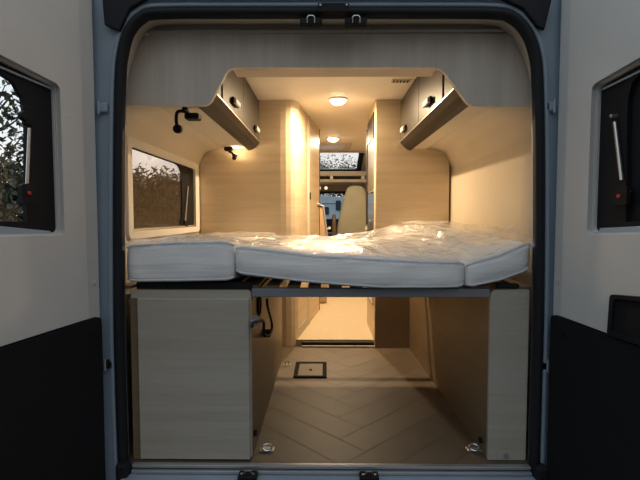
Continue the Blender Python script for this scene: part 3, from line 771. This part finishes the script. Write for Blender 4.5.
# ------------------------------------------------------------------ mattresses
ZB = BZ1+.010
def mattress(name, x0, x1, ftop, fbot, label, back=1.13, rise=lambda x, t: 0, yf=lambda x: .03):
    """ftop / fbot: height of the front upper and lower edges along x; flat on the slats further back."""
    xm = (x0+x1)/2
    t = thing(name, (xm, .6, ZB), label, 'mattress', 'wrapped mattress sections on the bed')
    bm = bmesh.new(); NX = max(14, int((x1-x0)/.018)); rings = []
    topl, botl = [], []
    for i in range(NX+1):
        s_ = i/NX; x = x0+(x1-x0)*s_; e_ = min(s_, 1-s_)*(x1-x0)
        sh = max(0, 1-e_/.03)**2*.014           # ends tuck in
        zt, zb_ = ftop(x)-sh*.5, fbot(x)+sh*.5; y0 = yf(x)+sh
        loop = []
        def pt(y, z): loop.append((x, y, z))
        th = zt-zb_
        for k_ in range(7):
            a_ = k_/6; zz = zb_+th*a_
            bulge = .012*math.sin(math.pi*a_)
            nz_ = noise.noise(Vector((x*7, zz*16, 3.1)))*.006
            pt(y0-bulge+nz_, zz)
        NY = 26
        for k_ in range(1, NY+1):
            t_ = k_/NY; y = y0+(back-y0)*t_
            bl = min(1, t_*4)
            zf = ftop(x); zflat = .826+rise(x, t_)
            z = (zf*(1-bl)+zflat*bl)+.007*min(1, t_*10)*noise.noise(Vector((x*5, y*5, .3)))+.010*math.sin(min(1, t_*8)*math.pi)*1 - (sh if 1 else 0)
            if t_ > .96: z -= .012
            pt(y, z)
        pt(back+.008, .805); pt(back, ZB+.012)
        for k_ in range(5):
            t_ = 1-k_/5; y = y0+(back-.03-y0)*t_; bl = min(1, max(0, t_)*4)
            pt(y, max(ZB, zb_*(1-bl)+ZB*bl))
        rings.append([bm.verts.new(p_) for p_ in loop])
        topl.append((x, y0-.004, zt)); botl.append((x, y0-.004, zb_+.006))
    n = len(rings[0])
    for i in range(NX):
        for k_ in range(n): bm.faces.new((rings[i][k_], rings[i+1][k_], rings[i+1][(k_+1) % n], rings[i][(k_+1) % n]))
    bm.faces.new(rings[0]); bm.faces.new(rings[-1][::-1])
    obj('cover', bm, 'ticking', t, smooth=True)
    obj('piping', mktube(topl, .0045, 8), 'piping', t, smooth=True)
    obj('piping', mktube(botl, .0045, 8), 'piping', t, smooth=True)
    return t
def interp(tab):
    def f_(x):
        if x <= tab[0][0]: return tab[0][1]
        for (a_, b_), (c_, d_) in zip(tab, tab[1:]):
            if x <= c_:
                u = (x-a_)/(c_-a_); return b_+(d_-b_)*u
        return tab[-1][1]
    return f_
def tabpx(L, d): return interp([(P(x, y, d).x, P(x, y, d).z) for x, y in L])
dm = 1.775
mA = P(125.5, 260, dm).x; mB = P(233.5, 260, dm).x; mC = P(235.5, 260, dm).x; mD = P(464.5, 276, dm).x; mE = P(466.5, 276, dm).x; mF = P(532, 256, 1.79).x
TL, BL = tabpx([(127, 246), (180, 243), (222, 242), (234, 244)], dm), tabpx([(127, 282), (180, 281.5), (234, 280.5)], dm)
TM, BM = tabpx([(235, 247), (270, 250.5), (313, 256), (350, 257.5), (389, 260), (430, 262), (464, 263)], dm), tabpx([(235, 273.5), (296, 281), (340, 285), (382, 287.8), (430, 288), (464, 287.5)], dm)
TR, BR = tabpx([(465, 265), (500, 256), (531, 243)], dm), tabpx([(465, 288.3), (500, 281.5), (531, 271)], dm)
yfL = interp([(-.9, .15), (mA-.01, .03), (mA+.005, .02)])
mattress('mattress', mA+.004, mB, TL, BL, 'left mattress section, thick white, above the grey-beige storage cabinet', back=1.585, yf=lambda x: .02)
mattress('mattress', mC, mD, TM, BM, 'wide middle white mattress section sagging towards the right on the bed', yf=lambda x: .02-.012*math.sin(min(1, max(0, (x-mC)/(mD-mC)))*math.pi),
         rise=lambda x, t: .045*max(0, (x-.1)/.5)*t)
mattress('mattress', mE, mF-.003, TR, BR, 'right mattress section, white, with its outer corner rising against the wall', back=1.585, yf=lambda x: .02+.02*(x-mE)/(mF-mE),
         rise=lambda x, t: .045+.04*t)

# ------------------------------------------------------------------ crumpled clear plastic over everything
def topz(x, y):
    t_ = min(1, max(0, (y-.02)/(1.11 if mB <= x < mD else 1.56))); bl = min(1, t_*4)
    if x < mB: zf, r_ = TL(x), 0
    elif x < mD: zf, r_ = TM(x), .045*max(0, (x-.1)/.5)*t_
    else: zf, r_ = TR(x), .045+.04*t_
    return zf*(1-bl)+(.826+r_)*bl
bm = bmesh.new(); NX, NY = 190, 110; g = []
for j in range(NY+1):
    row = []
    for i in range(NX+1):
        x = mA+.006+(mF-.006-mA)*i/NX
        y = .006+((1.19 if mB+.03 < x < mD-.03 else 1.59)-.006)*j/NY
        if y > .16: x += (x/.8)*.05*min(1, (y-.16)/.1)
        v_ = Vector((x*3.2, y*2.6, 1.7))
        rg = 1-abs(noise.noise(v_))*2.2
        rg2 = 1-abs(noise.noise(v_*2.6+Vector((4, 2, 0))))*2.2
        rg3 = 1-abs(noise.noise(v_*6+Vector((1, 7, 0))))*2
        front = min(1, (y-.006)/.07)
        crum = .006+.012*max(0, rg)**2+.012*max(0, rg2)**3+.006*rg3
        z = topz(x, max(y, .02))+crum*(.35+.65*front)+.008
        # folds standing up on the right and at the middle
        z += .035*math.exp(-((x-.42)/.16)**2-((y-1.05)/.12)**2)+.03*math.exp(-((x+.42)/.10)**2-((y-.8)/.2)**2)
        z += .045*math.exp(-((x-.88)/.05)**2-((y-.36)/.07)**2)
        if y > 1.13 and mB+.03 < x < mD-.03: z -= (y-1.13)*.7
        row.append(bm.verts.new((x, y, z)))
    g.append(row)
for j in range(NY):
    for i in range(NX): bm.faces.new((g[j][i], g[j][i+1], g[j+1][i+1], g[j+1][i]))
# the film folds down over the front edge of the sections
rows = [g[0]]
for dz, dy in ((.012, .010), (.026, .013)):
    row = []
    for v_ in g[0]:
        x = v_.co.x; wv = noise.noise(Vector((x*14, dz*30, 0)))
        row.append(bm.verts.new((x, -.004-dy+wv*.004+(.0 if x < .5 else .006), topz(x, .02)-dz+.014+wv*.006)))
    rows.append(row)
for A_, B_ in zip(rows, rows[1:]):
    for i in range(NX): bm.faces.new((A_[i], B_[i], B_[i+1], A_[i+1]))
tag(obj('plastic_sheet', bm, 'film', smooth=True), 'clear crumpled plastic film spread over the white mattresses', 'plastic wrap')

# ------------------------------------------------------------------ cab end: roof window, shelf, header, windscreen
def plane_f(Y0, Z0, Y1, Z1):
    v_ = Vector((0, Y1-Y0, Z1-Z0)); L = v_.length; v_.normalize(); n = Vector((0, -v_.z, v_.y))
    return (lambda u, v, w: Vector((u, Y0, Z0))+v_*v+n*w), L
f_, L_ = plane_f(dd(6.05), 1.915, dd(7.0), 1.595)
whole = rect(-.97, .97, -.02, L_+.02); oh = rnd(rect(-.50, .50, .10, L_-.16), .06)
struct(obj('wall_front', plate(whole, [oh], f_, .03), 'cream'))
struct(obj('trim_9', mkbox(-.97, .97, dd(6.05)-.03, dd(6.05), CEIL-.0, 1.93), 'cream'))
w2 = sthing('window_2', (0, dd(6.6), 1.7))
ih = rnd(rect(-.46, .46, .14, L_-.20), .05)
obj('window_frame', plate(rnd(rect(-.53, .53, .07, L_-.13), .07), [ih], lambda u, v, w: f_(u, v, w-.012), .012), 'black', w2)
obj('glass', plate(oh, [], lambda u, v, w: f_(u, v, w+.012), .004), 'glass', w2)
# cab side walls and header
for s_ in (-1, 1):
    struct(obj('wall_cab', mkbox(*(sorted((s_*.96, s_*.99))), 4.40, dd(8.0), -.1, 1.95), 'cream')).name = 'wall_cab_left' if s_ < 0 else 'wall_cab_right'
    bm = mkbox(*(sorted((s_*.70, s_*.98))), 4.38, 4.43, .0, CEIL+.1); struct(obj('trim', bm, 'cream')).name = 'trim_%d' % (11 if s_ < 0 else 12)
cs = thing('cab_shelf', (0, dd(6.6), 1.46), 'cream open storage shelf below the roof window above the cab', 'shelf')
zz0, zz1 = P(340, 182.5, 6.55).z, P(340, 171.5, 6.55).z
ta = (zz1-zz0)
obj('lower_board', mkbox(-.90, .60, dd(6.5), dd(6.9), zz0, zz0+ta*.28), 'cream', cs, bevel=.006)
obj('upper_board', mkbox(-.90, .60, dd(6.5), dd(6.9), zz1-ta*.42, zz1), 'cream', cs, bevel=.006)
obj('back_board', mkbox(-.90, .60, dd(6.88), dd(6.9), zz0+ta*.29, zz1-ta*.43), 'rail', cs)
for px in (331.5, 363):
    p = P(px, 176, 6.5); obj('divider', mkbox(p.x-.02, p.x+.02, dd(6.495), dd(6.87), zz0+ta*.29, zz1-ta*.43), 'ceiling', cs)
zh = P(340, 191, 7.0).z
f5, L5 = plane_f(dd(6.92), zz0-.004, dd(7.08), zh)
struct(obj('trim_10', plate(rect(-.97, .97, 0, L5), [], f5, .03), plain('cab_header_grey', (.34, .30, .25), .7)))
for px in (326, 319.3):
    p = P(px, 188, 6.90)
    t = thing('cab_lamp', (p.x, p.y, p.z), '%s round lit map lamp under the shelf above the windscreen' % ('right' if px > 322 else 'left'), 'light', 'cab map lamps')
    obj('bezel', mkdisc(p, (0, -1, 0), .030, .010, n=20), 'ceiling', t)
    obj('lens', mkdisc(p-Vector((0, .011, 0)), (0, -1, 0), .020, .004, n=20), 'lamp_dim', t)
f6, L6 = plane_f(dd(7.08), zh, dd(7.85), .72)
wh = rnd(rect(-.86, .86, .05, L6-.04), .06)
struct(obj('trim_13', plate(rect(-.97, .97, 0, L6+.02), [wh], f6, .03), 'black'))
w3 = sthing('window_3', (0, dd(7.4), .75))
obj('glass', plate(rnd(rect(-.88, .88, .03, L6-.02), .06), [], lambda u, v, w: f6(u, v, w+.034), .005), 'glass', w3)
db = thing('dashboard', (0, dd(7.4), .0), 'dark dashboard under the windscreen at the front of the cab', 'dashboard')
obj('top', mkbox(-.93, .93, dd(7.15), dd(7.86), .45, .70), 'rubber', db, bevel=.04, seg=3)
obj('body', mkbox(-.93, .93, dd(7.3), dd(7.86), -.02, .44), 'rubber', db)

# passenger seat seen from behind
def loft(secs, cy, thick, n=28, pw=3.2):
    bm = bmesh.new(); rings = []
    for z, xc, hw, ty, yo in secs:
        r = []
        for i in range(n):
            a_ = 2*math.pi*i/n; c_, s_ = math.cos(a_), math.sin(a_)
            r.append(bm.verts.new((xc+hw*abs(c_)**(2/pw)*(1 if c_ > 0 else -1), cy+yo+thick*ty*abs(s_)**(2/pw)*(1 if s_ > 0 else -1), z)))
        rings.append(r)
    for A_, B_ in zip(rings, rings[1:]):
        for i in range(n): bm.faces.new((A_[i], A_[(i+1) % n], B_[(i+1) % n], B_[i]))
    bm.faces.new(rings[0][::-1]); bm.faces.new(rings[-1]); return bm
ds = 6.0; SX = .395
sz = lambda y: P(350, y, ds).z
hwf = lambda p: (P(p, 200, ds).x)
secs = [(.44, SX, .20, .9, .07), (.55, SX, .235, 1, .05), (.70, SX, .24, 1, .03), (.82, SX, .235, 1, .02), (.95, SX, .215, 1, .0), (1.08, SX, .185, .95, -.01), (1.18, SX, .155, .9, -.02), (1.26, SX, .135, .85, -.03), (1.32, SX, .115, .75, -.03), (1.35, SX, .085, .6, -.03), (1.362, SX, .04, .3, -.03)]
ps = thing('captain_chair', (SX, dd(ds)+.2, .045), 'cream high-backed cab seat seen from behind at the end of the corridor', 'seat')
obj('backrest', loft(secs, dd(ds), .075), 'seat', ps, smooth=True)
obj('cushion', mkbox(SX-.25, SX+.25, dd(ds)+.02, dd(ds)+.52, .38, .50), 'seat', ps, bevel=.05, seg=4)
obj('pedestal', mkbox(SX-.2, SX+.2, dd(ds)+.06, dd(ds)+.44, .046, .38), 'rubber', ps, bevel=.01)
p0, p1 = P(334, 214, ds), P(334.5, 238, ds)
bm = bmesh.new(); tube(bm, [p1-Vector((0, 0, .12)), p1, (p0+p1)/2, p0-Vector((0, 0, .02)), p0], [.03, .032, .03, .024, .010], 14)
ar = obj('armrest', bm, 'dark_arm', ps, smooth=True); ar['label'] = 'dark brown armrest folded upright'
p = P(366, 228, ds); obj('recline_knob', mkdisc((p.x, p.y-.085, p.z), (0, -1, 0), .022, .02, n=16), 'screw', ps)

# dinette backrest peeping past the washroom
dn = 5.3
ben = thing('dinette_bench', (-.2, dd(dn), .045), 'brown-beige dinette bench back with a grey edge left of the cab seat', 'bench')
q = lambda x, y, d=dn: P(x, y, d)
bk = [q(322.5, 206), q(326.5, 238), q(327.5, 262)]
poly = [(-.50, 1.06), (bk[0].x, bk[0].z), (bk[1].x, bk[1].z), (bk[2].x, bk[2].z), (bk[2].x, .40), (-.50, .40)]
obj('backrest', plate(rnd(poly, .02), [], lambda u, v, w: Vector((u, dd(dn)+w, v)), .08), 'bench', ben, bevel=.01)
obj('edge_piping', mktube([(bk[0].x-.06, dd(dn)-.002, bk[0].z+.012), (bk[0].x+.008, dd(dn)-.002, bk[0].z+.004), (bk[1].x+.01, dd(dn)-.002, bk[1].z), (bk[2].x+.01, dd(dn)-.002, bk[2].z)], .012), 'steel', ben)
obj('seat', mkbox(-.62, bk[2].x-.01, dd(dn)-.45, dd(dn)-.005, .046, .42), 'bench', ben, bevel=.02)
p = q(329.5, 228); obj('knob', mkdisc((p.x, dd(dn)+.02, p.z), (0, -1, 0), .016, .03, n=14), 'screw', ben)
obj('knob_stem', mktube([(p.x-.04, dd(dn)+.02, p.z-.01), (p.x, dd(dn)+.02, p.z-.005)], .008), 'screw', ben)

# ------------------------------------------------------------------ parked white camper in front
dv_ = 26
cv = thing('camper_van', (0, dd(dv_), GZ), 'pale blue-white motorhome parked outside, seen through the windscreen', 'motorhome')
T0, T1 = P(300, 191.5, dv_), P(346, 197.5, dv_)
B0 = P(330, 219, dv_).z
xl_, xr_ = -2.6, P(347, 200, dv_).x
tz = lambda x: T0.z+(T1.z-T0.z)*(x-T0.x)/(T1.x-T0.x)
poly = rnd([(xl_, B0), (xr_, B0), (xr_+.05, tz(xr_)), (xl_, tz(xl_)-.2)], [.1, .1, .15, .3])
obj('body', plate(poly, [], lambda u, v, w: Vector((u, dd(dv_)+w, v)), 2.2), 'white', cv, bevel=.05)
obj('skirt', mkbox(xl_+.1, xr_-.1, dd(dv_)+.05, dd(dv_)+2.1, GZ+.35, B0-.01), 'rubber', cv)
for a_, b_, c_, d_ in ((324.3, 329, 207, 214.5), (335.8, 340.8, 200.5, 210.5), (300, 312, 203, 210)):
    pA, pB = P(a_, c_, dv_-.03), P(b_, d_, dv_-.03)
    obj('window', plate(rnd(rect(pA.x, pB.x, pB.z, pA.z), .05), [], lambda u, v, w: Vector((u, dd(dv_)-.03+w, v)), .028), plain('dark_window', (.05, .09, .13), .15), cv)
pA = P(322, 203.6, dv_-.02); pB = P(345, 205.5, dv_-.02)
obj('stripe', mkbox(pA.x, pB.x-.2, dd(dv_)-.012, dd(dv_)-.002, pA.z-.03, pA.z+.02), 'steel', cv)
for x in (-1.7, .2):
    bm = bmesh.new(); disc(bm, (x, dd(dv_)+.02, GZ+.36), (0, 1, 0), .36, .25, 28); obj('wheel', bm, 'rubber', cv)

# ------------------------------------------------------------------ trees round the pitch
def tree_proto(name, H, R_, leaf, nleaf, mat, seed, crown0=.15, size=.16):
    rs = random.Random(seed)
    t = thing(name, (0, 0, 0), 'x', 'tree', 'trees round the parking pitch')
    bm = bmesh.new()
    tube(bm, smoothpath([(0, 0, 0), (.1, .05, H*.3), (-.05, .1, H*.6), (.05, 0, H*.92)]), [max(.03, .16*(1-i/19)) for i in range(19)], 8)
    tips = []
    for i in range(26):
        z0 = H*(crown0+.1+.6*rs.random()); a_ = rs.random()*6.28; l_ = R_*(.5+.5*rs.random())*(1.1-z0/H*.6)
        e_ = Vector((math.cos(a_)*l_, math.sin(a_)*l_, z0+H*.10+rs.random()*H*.12)); m_ = Vector((e_.x*.5, e_.y*.5, z0+H*.03))
        tube(bm, [(0, 0, z0), m_, e_], [.05, .03, .012], 5); tips += [m_, e_, (m_+e_)/2]
    obj('trunk', bm, 'bark', t)
    for i in range(30): tips.append(Vector((rs.gauss(0, R_*.4), rs.gauss(0, R_*.4), H*(crown0+(1-crown0)*rs.random()**.8))))
    bm = bmesh.new()
    for i in range(nleaf):
        c = rs.choice(tips)+Vector((rs.gauss(0, .32), rs.gauss(0, .32), rs.gauss(0, .34)))
        u = Vector((rs.gauss(0, 1), rs.gauss(0, 1), rs.gauss(0, 1))).normalized(); v_ = u.orthogonal().normalized()
        s_ = size*(.5+rs.random())
        bm.faces.new([bm.verts.new(c+u*s_), bm.verts.new(c+v_*s_*.45), bm.verts.new(c-u*s_), bm.verts.new(c-v_*s_*.45)])
    fo_ = obj('foliage', bm, mat, t)
    return t
spots = [
 # (azimuth deg from straight ahead, distance, scale, kind)
 (-37, 11, .70, 0, 'nearest leafy tree seen through the window of the left door'),
 (-29.0, 15, .70, 0, 'dark tree at the right edge of the left door window'),
 (-23.6, 19, .55, 1, 'low brown-green tree at the left end of the side window'),
 (-21, 18, .54, 1, 'brown-green tree left of the middle of the side window'),
 (-18.6, 19, .53, 1, 'brown-green tree right of the middle of the side window'),
 (-16.2, 18.5, .52, 1, 'brown-green tree at the right end of the side window'),
 (-35, 17, .56, 1, 'low bushy tree behind the nearest one in the left door window'),
 (-1.9, 33, .98, 0, 'tree at the left of the roof window behind the motorhome'),
 (1.2, 32, .88, 0, 'tree in the middle of the roof window behind the motorhome'),
 (4.4, 33, .92, 0, 'tree at the right of the roof window behind the motorhome'),
]
protoA = tree_proto('leafy_tree', 6.2, 2.3, 1, 2500, 'leaf1', 3, .12, .10)
protoB = tree_proto('bushy_tree', 5.6, 2.6, 1, 12000, 'leaf2', 5, .02, .13)
used = set()
for az, dist, sc, kd, lab in spots:
    pr = (protoA, protoB)[kd]
    if kd in used: o = dup(pr)
    else: o = pr; used.add(kd)
    o.location = (math.sin(math.radians(az))*dist, CAMY+math.cos(math.radians(az))*dist, GZ)
    o.rotation_euler = (0, 0, az*.37+dist); o.scale = (sc,)*3; o['label'] = lab
